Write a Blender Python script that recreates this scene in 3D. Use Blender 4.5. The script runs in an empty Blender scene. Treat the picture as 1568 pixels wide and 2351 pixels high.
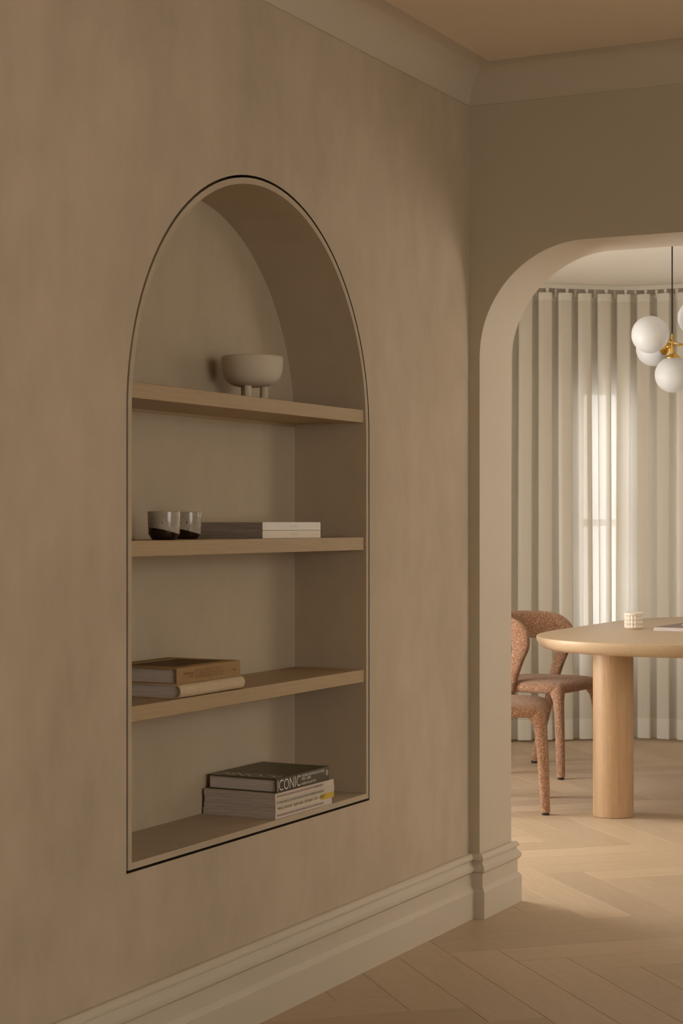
import bpy, bmesh, math, random
from mathutils import Vector, Matrix
random.seed(7)
C = bpy.context.scene.collection
PI = math.pi
R = math.radians

# ------------------------------------------------------------------ camera
cam_d = bpy.data.cameras.new('camera')
cam = bpy.data.objects.new('camera', cam_d); C.objects.link(cam)
cam.location = (2.30, 0.0, 1.25)
cam.rotation_euler = (R(90), 0, R(26.844))
cam_d.sensor_width = 36.0
cam_d.sensor_fit = 'AUTO'
cam_d.lens = 4260.0 / 2351.0 * 36.0
cam_d.shift_y = 24.5 / 2351.0
cam_d.clip_end = 60
bpy.context.scene.camera = cam

# ------------------------------------------------------------------ world, daylight, exposure
sc = bpy.context.scene
w = bpy.data.worlds.new('overcast_sky'); sc.world = w
w.use_nodes = True
bg = w.node_tree.nodes['Background']
bg.inputs[0].default_value = (1.0, 0.99, 0.965, 1)
bg.inputs[1].default_value = 7.0
sc.view_settings.view_transform = 'Standard'
sc.view_settings.look = 'None'
sc.view_settings.gamma = 1.0
sc.view_settings.exposure = -0.64
sc.view_settings.use_curve_mapping = False
sc.cycles.use_denoising = True
sc.cycles.max_bounces = 5
sc.cycles.use_light_tree = False
sc.cycles.diffuse_bounces = 4
sc.cycles.transparent_max_bounces = 8
sc.cycles.use_adaptive_sampling = True
sc.cycles.adaptive_threshold = 0.06
sc.cycles.adaptive_min_samples = 16
sc.cycles.caustics_reflective = False
sc.cycles.caustics_refractive = False

def area(name, loc, direction, sx, sy, power, col):
    l = bpy.data.lights.new(name, 'AREA'); l.shape = 'RECTANGLE'
    l.size = sx; l.size_y = sy; l.energy = power; l.color = col
    o = bpy.data.objects.new(name, l); C.objects.link(o)
    o.location = loc
    o.rotation_euler = Vector(direction).to_track_quat('-Z', 'Z').to_euler()
    return o
# daylight entering by the windows of the two rooms
area('daylight_dining_left', (-2.48, 6.60, 1.02), (1, 0, 0), 1.4, 1.7, 150, (1.0, 0.96, 0.92))
area('daylight_dining_right', (3.28, 6.60, 1.72), (-1, 0, 0), 1.1, 0.9, 24, (1.0, 0.87, 0.68))
area('daylight_front_room', (4.48, 1.9, 1.45), (-1, 0, 0), 2.2, 1.7, 28, (1.0, 0.81, 0.51))

# ------------------------------------------------------------------ node helpers / materials
def mat(name, col=(0.8, 0.8, 0.8), rough=0.6, metal=0.0, spec=0.3):
    m = bpy.data.materials.new(name); m.use_nodes = True
    b = m.node_tree.nodes['Principled BSDF']
    b.inputs['Base Color'].default_value = (*col, 1)
    b.inputs['Roughness'].default_value = rough
    b.inputs['Metallic'].default_value = metal
    b.inputs['Specular IOR Level'].default_value = spec
    return m, m.node_tree, b

def node(nt, t, **kw):
    n = nt.nodes.new(t)
    for k, v in kw.items():
        if k.startswith('i_'):
            key = k[2:]
            n.inputs[int(key) if key.isdigit() else key.replace('_', ' ')].default_value = v
        else:
            setattr(n, k, v)
    return n

def coords(nt, scale=(1, 1, 1), space='Object', offset_random=False):
    tc = node(nt, 'ShaderNodeTexCoord')
    mp = node(nt, 'ShaderNodeMapping')
    mp.inputs['Scale'].default_value = scale
    nt.links.new(tc.outputs[space], mp.inputs['Vector'])
    if offset_random:
        oi = node(nt, 'ShaderNodeObjectInfo')
        mu = node(nt, 'ShaderNodeMath', operation='MULTIPLY'); mu.inputs[1].default_value = 37.0
        nt.links.new(oi.outputs['Random'], mu.inputs[0])
        cx = node(nt, 'ShaderNodeCombineXYZ')
        for i in range(3): nt.links.new(mu.outputs[0], cx.inputs[i])
        nt.links.new(cx.outputs[0], mp.inputs['Location'])
    return mp.outputs[0]

def noise(nt, vec, scale, detail=4, rough=0.55, dist=0.0):
    n = node(nt, 'ShaderNodeTexNoise')
    n.inputs['Scale'].default_value = scale; n.inputs['Detail'].default_value = detail
    n.inputs['Roughness'].default_value = rough; n.inputs['Distortion'].default_value = dist
    nt.links.new(vec, n.inputs['Vector'])
    return n.outputs['Fac']

def ramp(nt, fac, stops):
    r = node(nt, 'ShaderNodeValToRGB')
    e = r.color_ramp.elements
    while len(e) < len(stops): e.new(0.5)
    for el, (p, c) in zip(e, stops):
        el.position = p; el.color = (*c, 1) if len(c) == 3 else c
    nt.links.new(fac, r.inputs[0])
    return r.outputs[0]

def bump(nt, b, height, strength=0.2, dist=0.002, prev=None):
    bn = node(nt, 'ShaderNodeBump')
    bn.inputs['Strength'].default_value = strength; bn.inputs['Distance'].default_value = dist
    nt.links.new(height, bn.inputs['Height'])
    if prev: nt.links.new(prev, bn.inputs['Normal'])
    nt.links.new(bn.outputs[0], b.inputs['Normal'])
    return bn.outputs[0]

def mixc(nt, fac, a, b, mode='MIX'):
    m = node(nt, 'ShaderNodeMix', data_type='RGBA', blend_type=mode)
    if hasattr(fac, 'node'): nt.links.new(fac, m.inputs[0])
    else: m.inputs[0].default_value = fac
    for v, i in ((a, 6), (b, 7)):
        if hasattr(v, 'node'): nt.links.new(v, m.inputs[i])
        else: m.inputs[i].default_value = (*v, 1)
    return m.outputs[2]

def mathn(nt, op, a, b=None):
    m = node(nt, 'ShaderNodeMath', operation=op)
    for i, v in enumerate((a, b)):
        if v is None: continue
        if hasattr(v, 'node'): nt.links.new(v, m.inputs[i])
        else: m.inputs[i].default_value = v
    return m.outputs[0]

def mk_plaster(name, c1, c2):
    m, nt, b = mat(name, c1, 0.85, spec=0.15)
    v = coords(nt, (1, 1, 0.55))
    big = noise(nt, v, 2.3, 4, 0.62, 0.0)
    mid = noise(nt, v, 11.0, 3, 0.6, 0.0)
    f = mathn(nt, 'ADD', mathn(nt, 'MULTIPLY', big, 0.65), mathn(nt, 'MULTIPLY', mid, 0.35))
    col = ramp(nt, f, [(0.36, c2), (0.62, c1)])
    # tiny pits gathered in patches
    v2 = coords(nt, (1, 1, 1))
    vo = node(nt, 'ShaderNodeTexVoronoi'); vo.inputs['Scale'].default_value = 150
    nt.links.new(v2, vo.inputs['Vector'])
    patch = noise(nt, v2, 5.5, 1, 0.6)
    pit = mathn(nt, 'MULTIPLY', mathn(nt, 'LESS_THAN', vo.outputs['Distance'], 0.16), mathn(nt, 'GREATER_THAN', patch, 0.63))
    col2 = mixc(nt, mathn(nt, 'MULTIPLY', pit, 0.35), col, (c2[0]*0.55, c2[1]*0.5, c2[2]*0.45))
    nt.links.new(col2, b.inputs['Base Color'])
    bump(nt, b, noise(nt, v, 30, 2, 0.6), 0.12, 0.002)
    return m

def mk_paint(name, col, rough=0.55):
    m, nt, b = mat(name, col, rough, spec=0.25)
    n = noise(nt, coords(nt), 1.3, 1)
    nt.links.new(ramp(nt, n, [(0.3, tuple(c*0.975 for c in col)), (0.7, col)]), b.inputs['Base Color'])
    return m

def mk_oak(name, ca, cb, grain=(1.2, 14, 14), rough=0.5, rand=False, var=0.18, bstr=0.12):
    m, nt, b = mat(name, ca, rough, spec=0.3)
    v = coords(nt, grain, offset_random=rand)
    n1 = noise(nt, v, 3.0, 7, 0.62, 1.1)
    v2 = coords(nt, (grain[0]*2.2, grain[1]*6, grain[2]*6), offset_random=rand)
    n2 = noise(nt, v2, 4.0, 3, 0.6)
    f = mathn(nt, 'ADD', mathn(nt, 'MULTIPLY', n1, 0.6), mathn(nt, 'MULTIPLY', n2, 0.4))
    col = ramp(nt, f, [(0.33, cb), (0.50, tuple((p+q)/2 for p, q in zip(ca, cb))), (0.66, ca)])
    if rand:
        oi = node(nt, 'ShaderNodeObjectInfo')
        mul = mathn(nt, 'ADD', mathn(nt, 'MULTIPLY', oi.outputs['Random'], var), 1.0 - var/2)
        hs = node(nt, 'ShaderNodeHueSaturation')
        nt.links.new(mul, hs.inputs['Value']); nt.links.new(col, hs.inputs['Color'])
        col = hs.outputs[0]
    nt.links.new(col, b.inputs['Base Color'])
    bump(nt, b, f, bstr, 0.001)
    return m

def mk_boucle(name, ca, cb, cc):
    m, nt, b = mat(name, ca, 0.95, spec=0.05)
    v = coords(nt)
    vo = node(nt, 'ShaderNodeTexVoronoi'); vo.inputs['Scale'].default_value = 400
    nt.links.new(v, vo.inputs['Vector'])
    n = noise(nt, v, 220, 2, 0.6)
    sep = node(nt, 'ShaderNodeSeparateColor'); nt.links.new(vo.outputs['Color'], sep.inputs[0])
    f = mathn(nt, 'ADD', mathn(nt, 'MULTIPLY', sep.outputs[0], 0.6), mathn(nt, 'MULTIPLY', n, 0.4))
    col = ramp(nt, f, [(0.30, cb), (0.50, ca), (0.66, ca), (0.76, cc)])
    nt.links.new(col, b.inputs['Base Color'])
    b.inputs['Sheen Weight'].default_value = 0.25
    b.inputs['Sheen Roughness'].default_value = 0.6
    h = mathn(nt, 'SUBTRACT', 1.0, vo.outputs['Distance'])
    bump(nt, b, mathn(nt, 'ADD', h, n), 0.7, 0.004)
    return m

def mk_sheer(name, col, transp):
    m = bpy.data.materials.new(name); m.use_nodes = True
    nt = m.node_tree; nt.nodes.clear()
    out = node(nt, 'ShaderNodeOutputMaterial')
    di = node(nt, 'ShaderNodeBsdfDiffuse'); di.inputs[0].default_value = (*col, 1)
    tr = node(nt, 'ShaderNodeBsdfTranslucent'); tr.inputs[0].default_value = (min(1, col[0]*1.03), min(1, col[1]*1.08), min(1, col[2]*1.19), 1)
    tp = node(nt, 'ShaderNodeBsdfTransparent')
    m1 = node(nt, 'ShaderNodeMixShader'); m1.inputs[0].default_value = 0.42
    nt.links.new(di.outputs[0], m1.inputs[1]); nt.links.new(tr.outputs[0], m1.inputs[2])
    m2 = node(nt, 'ShaderNodeMixShader')
    v = coords(nt, (1, 1, 0.03))
    f = mathn(nt, 'MULTIPLY', mathn(nt, 'ADD', noise(nt, v, 60, 3), 0.5), transp)
    nt.links.new(f, m2.inputs[0])
    nt.links.new(m1.outputs[0], m2.inputs[1]); nt.links.new(tp.outputs[0], m2.inputs[2])
    nt.links.new(m2.outputs[0], out.inputs[0])
    return m

def mk_glass(name):
    m = bpy.data.materials.new(name); m.use_nodes = True
    nt = m.node_tree; nt.nodes.clear()
    out = node(nt, 'ShaderNodeOutputMaterial')
    gl = node(nt, 'ShaderNodeBsdfGlossy'); gl.inputs['Roughness'].default_value = 0.02
    tp = node(nt, 'ShaderNodeBsdfTransparent')
    mx = node(nt, 'ShaderNodeMixShader'); mx.inputs[0].default_value = 0.06
    nt.links.new(tp.outputs[0], mx.inputs[1]); nt.links.new(gl.outputs[0], mx.inputs[2])
    nt.links.new(mx.outputs[0], out.inputs[0])
    return m

def mk_pages(name, ca, cb, freq=420):
    m, nt, b = mat(name, ca, 0.8, spec=0.1)
    v = coords(nt, (0.02, 0.02, 1))
    n = noise(nt, v, freq, 3, 0.7)
    nt.links.new(ramp(nt, n, [(0.35, cb), (0.6, ca)]), b.inputs['Base Color'])
    bump(nt, b, n, 0.3, 0.0008)
    return m

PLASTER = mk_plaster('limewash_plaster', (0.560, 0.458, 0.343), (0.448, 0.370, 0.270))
NICHE = mk_plaster('niche_plaster_shaded', (0.505, 0.415, 0.303), (0.450, 0.366, 0.264))  # wall plaster darkened: the recess's weaker light is put into the colour
WALLP = mk_paint('wall_paint', (0.53, 0.462, 0.345), 0.7)
TRIM = mk_paint('trim_paint', (0.60, 0.525, 0.42), 0.5)
CEIL = mk_paint('ceiling_paint', (0.78, 0.665, 0.52), 0.8)
COVEP = mk_paint('cornice_shaded_paint', (0.58, 0.495, 0.39), 0.8)  # darker than the ceiling: shade on the downward cove is painted in
CEILD = mk_paint('dining_ceiling_paint', (0.80, 0.755, 0.68), 0.8)
WALLD = mk_paint('dining_wall_paint', (0.74, 0.67, 0.57), 0.7)
GAP = mat('shadow_gap_dark', (0.09, 0.08, 0.06), 0.9, spec=0.0)[0]  # shade of the deep groove put into its colour
SHELF = mk_oak('shelf_oak', (0.47, 0.345, 0.205), (0.36, 0.25, 0.138), (55, 2.2, 95))
FLOOR = mk_oak('floor_oak', (0.54, 0.415, 0.285), (0.45, 0.335, 0.22), (2.4, 22, 22), 0.45, True, 0.20, 0.06)
TABLE = mk_oak('table_oak', (0.50, 0.375, 0.245), (0.435, 0.315, 0.20), (22, 1.4, 40), 0.38, bstr=0.04)
COLUMN = mk_oak('column_oak', (0.52, 0.36, 0.215), (0.40, 0.255, 0.14), (26, 26, 0.9), 0.42, bstr=0.04)
BOUCLE = mk_boucle('rust_boucle', (0.36, 0.188, 0.104), (0.23, 0.108, 0.056), (0.68, 0.45, 0.31))
SHEER = mk_sheer('sheer_linen', (0.82, 0.765, 0.665), 0.05)
HEM = mk_sheer('sheer_linen_double', (0.90, 0.855, 0.76), 0.02)
GLASS = mk_glass('window_glass')
OPAL = mat('opal_glass', (0.64, 0.655, 0.67), 0.4, spec=0.3)[0]
BRASS = mat('brushed_brass', (0.62, 0.40, 0.10), 0.3, 1.0)[0]
BLACK = mat('black_cord', (0.02, 0.018, 0.015), 0.6)[0]
GREYM = mat('track_metal', (0.60, 0.57, 0.50), 0.5)[0]
GLIDE = mat('black_glide', (0.02, 0.02, 0.02), 0.6)[0]
STONE = mk_plaster('stone_bowl', (0.62, 0.54, 0.43), (0.52, 0.445, 0.345))
PAGES = mk_pages('book_pages', (0.56, 0.50, 0.46), (0.36, 0.31, 0.28), 380)
PAGESW = mk_pages('pale_pages', (0.62, 0.56, 0.54), (0.50, 0.44, 0.41), 300)
PAGESG = mk_pages('grey_pages', (0.37, 0.31, 0.27), (0.22, 0.175, 0.15), 330)

def mk_cloth(name, ca, cb, sc_=900):
    m, nt, b = mat(name, ca, 0.9, spec=0.1)
    v = coords(nt)
    n = noise(nt, v, sc_, 2, 0.7)
    nt.links.new(ramp(nt, n, [(0.35, cb), (0.65, ca)]), b.inputs['Base Color'])
    bump(nt, b, n, 0.4, 0.0006)
    return m
LINENB = mk_cloth('tan_book_cloth', (0.40, 0.26, 0.13), (0.30, 0.185, 0.085))
CREAMB = mk_cloth('cream_book_cloth', (0.62, 0.49, 0.33), (0.57, 0.44, 0.29))
WHITEB = mk_paint('white_book_card', (0.82, 0.76, 0.68), 0.5)
IVORYB = mk_paint('ivory_book_card', (0.80, 0.71, 0.58), 0.5)
def mk_olive():
    m, nt, b = mat('olive_cover_print', (0.09, 0.08, 0.045), 0.4)
    v = coords(nt, (1.5, 7, 1))
    n = noise(nt, v, 3.0, 4, 0.6, 0.4)
    nt.links.new(ramp(nt, n, [(0.45, (0.075, 0.062, 0.032)), (0.62, (0.10, 0.085, 0.03)), (0.70, (0.22, 0.19, 0.11))]), b.inputs['Base Color'])
    return m
OLIVEP = mk_olive()
OLIVE = mk_paint('olive_book_card', (0.085, 0.073, 0.05), 0.45)
MAGW = [mk_paint('magazine_card_%d' % i, c, 0.45) for i, c in enumerate([(0.64, 0.53, 0.44), (0.58, 0.51, 0.42), (0.70, 0.59, 0.46), (0.65, 0.555, 0.48)])]
YELLOW = mk_paint('yellow_print', (0.62, 0.42, 0.06), 0.45)
INKD = mat('dark_ink', (0.06, 0.045, 0.035), 0.7)[0]
INKB = mat('brown_ink', (0.14, 0.06, 0.025), 0.7)[0]
INKW = mat('white_ink', (0.78, 0.74, 0.66), 0.7)[0]
INKP = mat('pale_ink', (0.74, 0.63, 0.48), 0.6)[0]
INKG = mat('grey_ink', (0.34, 0.28, 0.23), 0.7)[0]
PHOTOB = mk_cloth('brown_photo_print', (0.20, 0.125, 0.07), (0.13, 0.08, 0.045), 30)
MAUVE = mat('mauve_cover', (0.17, 0.115, 0.09), 0.4)[0]
PAPER = mat('folded_paper_print', (0.74, 0.70, 0.64), 0.6)[0]
CERAM = mat('ivory_ceramic', (0.76, 0.68, 0.58), 0.45)[0]

def mk_glaze():
    m, nt, b = mat('dipped_glaze', (0.2, 0.17, 0.14), 0.16, spec=0.55)
    tc = node(nt, 'ShaderNodeTexCoord')
    sp = node(nt, 'ShaderNodeSeparateXYZ'); nt.links.new(tc.outputs['Object'], sp.inputs[0])
    # the dark dip climbs to one side of the cup
    lim = mathn(nt, 'ADD', mathn(nt, 'MULTIPLY', sp.outputs[1], -0.20), 0.0195)
    lim = mathn(nt, 'ADD', lim, mathn(nt, 'MULTIPLY', sp.outputs[0], -0.15))
    dark = mathn(nt, 'LESS_THAN', sp.outputs[2], lim)
    v = coords(nt)
    base = ramp(nt, noise(nt, v, 30, 4, 0.6), [(0.3, (0.33, 0.28, 0.22)), (0.7, (0.46, 0.41, 0.34))])
    vo = node(nt, 'ShaderNodeTexVoronoi'); vo.inputs['Scale'].default_value = 150
    nt.links.new(v, vo.inputs['Vector'])
    sep = node(nt, 'ShaderNodeSeparateColor'); nt.links.new(vo.outputs['Color'], sep.inputs[0])
    fl = mathn(nt, 'MULTIPLY', mathn(nt, 'LESS_THAN', vo.outputs['Distance'], 0.20), mathn(nt, 'GREATER_THAN', sep.outputs[0], 0.66))
    c = mixc(nt, fl, base, (0.03, 0.02, 0.012))
    c = mixc(nt, dark, c, (0.022, 0.012, 0.007))
    nt.links.new(c, b.inputs['Base Color'])
    return m
GLAZE = mk_glaze()

# ------------------------------------------------------------------ object helpers
def obj(name, verts, faces, material, parent=None, smooth=None, loc=None, rotz=0):
    me = bpy.data.meshes.new(name)
    me.from_pydata([tuple(v) for v in verts], [], faces)
    me.validate()
    if smooth:
        me.polygons.foreach_set('use_smooth', [True] * len(me.polygons))
        if smooth != 'all':
            me.set_sharp_from_angle(angle=R(smooth if smooth is not True else 35))
    me.materials.append(material)
    me.update()
    bm = bmesh.new(); bm.from_mesh(me); bmesh.ops.recalc_face_normals(bm, faces=bm.faces); bm.to_mesh(me); bm.free()
    o = bpy.data.objects.new(name, me); C.objects.link(o)
    if parent: o.parent = parent
    if loc: o.location = loc
    o.rotation_euler[2] = rotz
    return o

def thing(name, label, cat, loc=(0, 0, 0), rotz=0, group=None):
    o = bpy.data.objects.new(name, None); C.objects.link(o)
    o.location = loc; o.rotation_euler = (0, 0, rotz); o.empty_display_size = 0.05
    return tag(o, label, cat, group)

def tag(o, label, cat, group=None):
    o['label'] = label; o['category'] = cat
    if group: o['group'] = group
    return o

def struct(o):
    o['kind'] = 'structure'; return o

class MB:
    def __init__(s): s.v = []; s.f = []
    def add(s, verts, faces):
        b = len(s.v); s.v += [Vector(v) for v in verts]; s.f += [tuple(i + b for i in f) for f in faces]
        return s
    def box(s, x0, x1, y0, y1, z0, z1):
        return s.add([(x0,y0,z0),(x1,y0,z0),(x1,y1,z0),(x0,y1,z0),(x0,y0,z1),(x1,y0,z1),(x1,y1,z1),(x0,y1,z1)],
                     [(0,3,2,1),(4,5,6,7),(0,1,5,4),(1,2,6,5),(2,3,7,6),(3,0,4,7)])
    def bbox(s, x0, x1, y0, y1, z0, z1, bv=0.001):
        """box with chamfered edges"""
        bm = bmesh.new()
        bmesh.ops.create_cube(bm, size=1)
        for v in bm.verts:
            v.co = Vector(((x0+x1)/2 + v.co.x*(x1-x0), (y0+y1)/2 + v.co.y*(y1-y0), (z0+z1)/2 + v.co.z*(z1-z0)))
        bmesh.ops.bevel(bm, geom=bm.edges[:], offset=bv, segments=2, affect='EDGES', profile=0.5)
        bm.verts.ensure_lookup_table()
        s.add([v.co for v in bm.verts], [[v.index for v in f.verts] for f in bm.faces]); bm.free()
        return s
    def lathe(s, prof, n=32, center=(0, 0), cap=True):
        b = []
        for r, z in prof:
            b.append([(center[0] + r*math.cos(2*PI*i/n), center[1] + r*math.sin(2*PI*i/n), z) for i in range(n)])
        vs = [p for ring in b for p in ring]
        fs = [(k*n+i, k*n+(i+1) % n, (k+1)*n+(i+1) % n, (k+1)*n+i) for k in range(len(prof)-1) for i in range(n)]
        if cap:
            fs.append(tuple(reversed(range(n)))); fs.append(tuple((len(prof)-1)*n+i for i in range(n)))
        return s.add(vs, fs)
    def rings(s, rings, cap=True, close=True):
        n = len(rings[0]); vs = [p for r in rings for p in r]
        fs = []
        for k in range(len(rings)-1):
            for i in range(n if close else n-1):
                fs.append((k*n+i, k*n+(i+1) % n, (k+1)*n+(i+1) % n, (k+1)*n+i))
        if cap:
            fs.append(tuple(reversed(range(n)))); fs.append(tuple((len(rings)-1)*n+i for i in range(n)))
        return s.add(vs, fs)
    def tube(s, pts, rads, n=12):
        pts = [Vector(p) for p in pts]; rr = []
        ref = Vector((0, 0, 1))
        for i, p in enumerate(pts):
            t = (pts[min(i+1, len(pts)-1)] - pts[max(i-1, 0)]).normalized()
            a = t.cross(ref)
            if a.length < 0.05: a = t.cross(Vector((1, 0, 0)))
            a.normalize(); b = t.cross(a)
            r = rads[i] if hasattr(rads, '__len__') else rads
            rr.append([p + (a*math.cos(2*PI*k/n) + b*math.sin(2*PI*k/n))*r for k in range(n)])
        return s.rings(rr)
    def build(s, name, material, parent=None, smooth=None, loc=None, rotz=0):
        return obj(name, s.v, s.f, material, parent, smooth, loc, rotz)

def fill(name, outer, holes, to3, material, parent=None):
    """planar sheet with holes"""
    bm = bmesh.new(); edges = []
    for loop in [outer] + holes:
        vs = [bm.verts.new(to3(p)) for p in loop]
        edges += [bm.edges.new((vs[i], vs[(i+1) % len(vs)])) for i in range(len(vs))]
    bmesh.ops.triangle_fill(bm, use_beauty=True, use_dissolve=False, edges=edges)
    bm.verts.index_update()
    r = ([v.co.copy() for v in bm.verts], [[v.index for v in f.verts] for f in bm.faces]); bm.free()
    return r

def cr(pts, per=6):
    """Catmull-Rom through rows of numbers"""
    out = []; n = len(pts)
    for i in range(n-1):
        p0, p1, p2, p3 = pts[max(i-1, 0)], pts[i], pts[i+1], pts[min(i+2, n-1)]
        for k in range(per):
            t = k/per
            out.append([0.5*((2*b)+(-a+c)*t+(2*a-5*b+4*c-d)*t*t+(-a+3*b-3*c+d)*t**3) for a, b, c, d in zip(p0, p1, p2, p3)])
    out.append(list(pts[-1]))
    return out

def sweep(path, prof, i0=0, i1=None, closed_ends=True):
    """mitred sweep of (offset to the right of travel, z) along a floor path"""
    n = len(path); rings = []
    P = [Vector(p) for p in path]
    for i in range(n):
        dirs = []
        if i > 0: dirs.append((P[i]-P[i-1]).normalized())
        if i < n-1: dirs.append((P[i+1]-P[i]).normalized())
        nr = [Vector((d.y, -d.x)) for d in dirs]
        m = sum(nr, Vector((0, 0)))
        m = m.normalized(); m = m / max(0.2, m.dot(nr[0]))
        rings.append([(P[i].x + m.x*o, P[i].y + m.y*o, z) for o, z in prof])
    return MB().rings(rings[i0:i1], cap=closed_ends)

# ------------------------------------------------------------------ dimensions of the place
YF = 5.445            # face of the archway wall
TH = 0.27             # its thickness
YB = YF + TH
ZC = 2.68             # front room ceiling
ZD = 2.615            # dining ceiling
XR, Y0 = 4.6, -2.0    # right and back walls of the front room
DL, DR = -2.45, 3.25  # dining room side walls

# ------------------------------------------------------------------ wall with the arched niche
NC, NR_, NZ0, NZT = 4.0997, 0.6195, 0.465, 2.122
def arch(inset, seg=56):
    r = NR_ - inset; zs = NZT - NR_
    pts = [(NC - r, NZ0 + inset), (NC + r, NZ0 + inset)]
    pts += [(NC + r*math.cos(PI*k/seg), zs + r*math.sin(PI*k/seg)) for k in range(seg+1)]
    return pts
a0, a1, a2 = arch(0), arch(0.0065), arch(0.0215)
v, f = fill('w', [(Y0, -0.02), (YF, -0.02), (YF, ZC+0.02), (Y0, ZC+0.02)], [a0], lambda p: (0, p[0], p[1]), PLASTER)
wall_left = struct(obj('wall_left', v, f, PLASTER))
def ringstrip(la, xa, lb, xb):
    n = len(la); m = MB()
    m.rings([[(xa, p[0], p[1]) for p in la], [(xb, p[0], p[1]) for p in lb]], cap=False)
    return m
g = ringstrip(a0, 0, a0, -0.055)
r2 = ringstrip(a0, -0.055, a1, -0.055); g.add(r2.v, r2.f)
g.build('shadow_gap', GAP, wall_left)
lin = ringstrip(a1, -0.055, a1, 0.0005)
for q in (ringstrip(a1, 0.0005, a2, 0.0005), ringstrip(a2, 0.0005, a2, -0.228)): lin.add(q.v, q.f)
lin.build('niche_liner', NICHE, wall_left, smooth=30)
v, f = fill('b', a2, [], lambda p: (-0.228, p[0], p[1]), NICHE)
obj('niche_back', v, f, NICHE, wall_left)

# ------------------------------------------------------------------ archway wall
OX0, OX1, OZ, OR = 0.035, 1.95, 2.125, 0.35
def opening():
    p = [(OX0, -0.02)]
    p += [(OX0 + OR - OR*math.cos(PI/2*k/20), OZ - OR + OR*math.sin(PI/2*k/20)) for k in range(21)]
    p += [(OX1 - OR + OR*math.sin(PI/2*k/20), OZ - OR + OR*math.cos(PI/2*k/20)) for k in range(21)]
    p += [(OX1, -0.02)]
    return p
op = opening()
outl = [(DL-0.2, -0.02)] + op + [(XR+0.1, -0.02), (XR+0.1, ZC+0.02), (DL-0.2, ZC+0.02)]
mb = MB()
v, f = fill('f', outl, [], lambda p: (p[0], YF, p[1]), WALLP); mb.add(v, f)
v, f = fill('f', outl, [], lambda p: (p[0], YB, p[1]), WALLP); mb.add(v, f)
wall_far = struct(mb.build('wall_far', WALLP))
rev = MB().rings([[(p[0], YF, p[1]) for p in op], [(p[0], YB, p[1]) for p in op]], cap=False, close=False)
rev.build('arch_reveal', TRIM, wall_far, smooth=30)

# ------------------------------------------------------------------ other walls, windows
GLS = []
def wall_run(name, p0, p1, z0, z1, openings, material, thick=0.12, right=True):
    """wall from p0 to p1; the room lies on the left of travel; body extends to the right"""
    p0, p1 = Vector(p0), Vector(p1); d = p1-p0; L = d.length; d.normalize(); nrm = Vector((d.y, -d.x))
    m = MB()
    def bx(s0, s1, za, zb):
        vs = []
        for z in (za, zb):
            for s_, o in ((s0, 0), (s1, 0), (s1, thick), (s0, thick)):
                q = p0 + d*s_ + nrm*o; vs.append((q.x, q.y, z))
        m.add(vs, [(0,1,2,3),(4,7,6,5),(0,4,5,1),(1,5,6,2),(2,6,7,3),(3,7,4,0)])
    s = 0
    for (s0, s1, za, zb) in openings:
        bx(s, s0, z0, z1); bx(s0, s1, z0, za); bx(s0, s1, zb, z1); s = s1
    bx(s, L, z0, z1)
    return struct(m.build(name, material))

wn = [0]
def window(p0, p1, s0, s1, za, zb, thick=0.12, bars=1):
    wn[0] += 1
    p0, p1 = Vector(p0), Vector(p1); d = (p1-p0).normalized(); nrm = Vector((d.y, -d.x))
    root = bpy.data.objects.new('window_%d' % wn[0], None); C.objects.link(root); struct(root)
    base = p0 + d*s0 + nrm*thick*0.5
    root.location = (base.x, base.y, za); root.rotation_euler[2] = math.atan2(d.y, d.x)
    W, H, t = s1-s0, zb-za, 0.05
    m = MB().box(0, t, -0.03, 0.03, 0, H).box(W-t, W, -0.03, 0.03, 0, H).box(t, W-t, -0.03, 0.03, 0, t).box(t, W-t, -0.03, 0.03, H-t, H)
    m.build('window_frame', TRIM, root)
    m = MB().box(t, W-t, -0.02, 0.02, H/2-0.02, H/2+0.02); m.build('meeting_rail', TRIM, root)
    MB().box(t, W-t, -0.003, 0.003, t, H/2-0.02).build('pane', GLASS, root)
    MB().box(t, W-t, -0.003, 0.003, H/2+0.02, H-t).build('pane', GLASS, root)
    return root

# front room
def room_wall(name, p0, p1, z1, wins, material, win=True):
    o = wall_run(name, p0, p1, -0.02, z1, wins, material)
    for (s0, s1, za, zb) in wins: window(p0, p1, s0, s1, za, zb)
    return o
room_wall('wall_right', (XR, Y0), (XR, YF), ZC+0.02, [(2.75, 5.05, 0.55, 2.35)], WALLP)
room_wall('wall_back', (0, Y0), (XR, Y0), ZC+0.02, [], WALLP)
# dining room; the bay at its end has two canted sides
BL, BR = (-1.04, 10.50), (1.85, 10.50)
cant = 0.84
BL0 = (DL, 10.50 - (BL[0]-DL)*cant); BR0 = (DR, 10.50 - (DR-BR[0])*cant)
room_wall('wall_dining_left', (DL, BL0[1]), (DL, YB), ZD+0.02, [(BL0[1]-7.34, BL0[1]-5.86, 0.12, 1.93)], WALLD)
room_wall('wall_bay_left', BL, BL0, ZD+0.02, [(0.08, 0.40, 0.45, 2.05)], WALLD)
room_wall('wall_bay_back', BR, BL, ZD+0.02, [(0.45, 2.45, 0.55, 2.03)], WALLD)
room_wall('wall_bay_right', BR0, BR, ZD+0.02, [(0.35, 1.45, 0.55, 2.03)], WALLD)
room_wall('wall_dining_right', (DR, YB), (DR, BR0[1]), ZD+0.02, [(0.45, 1.85, 1.2, 2.25)], WALLD)

# ceilings
struct(MB().box(-0.1, XR+0.12, Y0-0.12, YF+0.05, ZC, ZC+0.06).build('ceiling', CEIL))
struct(MB().box(DL-0.15, DR+0.15, YF+0.12, 10.7, ZD, ZD+0.06).build('ceiling_dining', CEILD))

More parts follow.
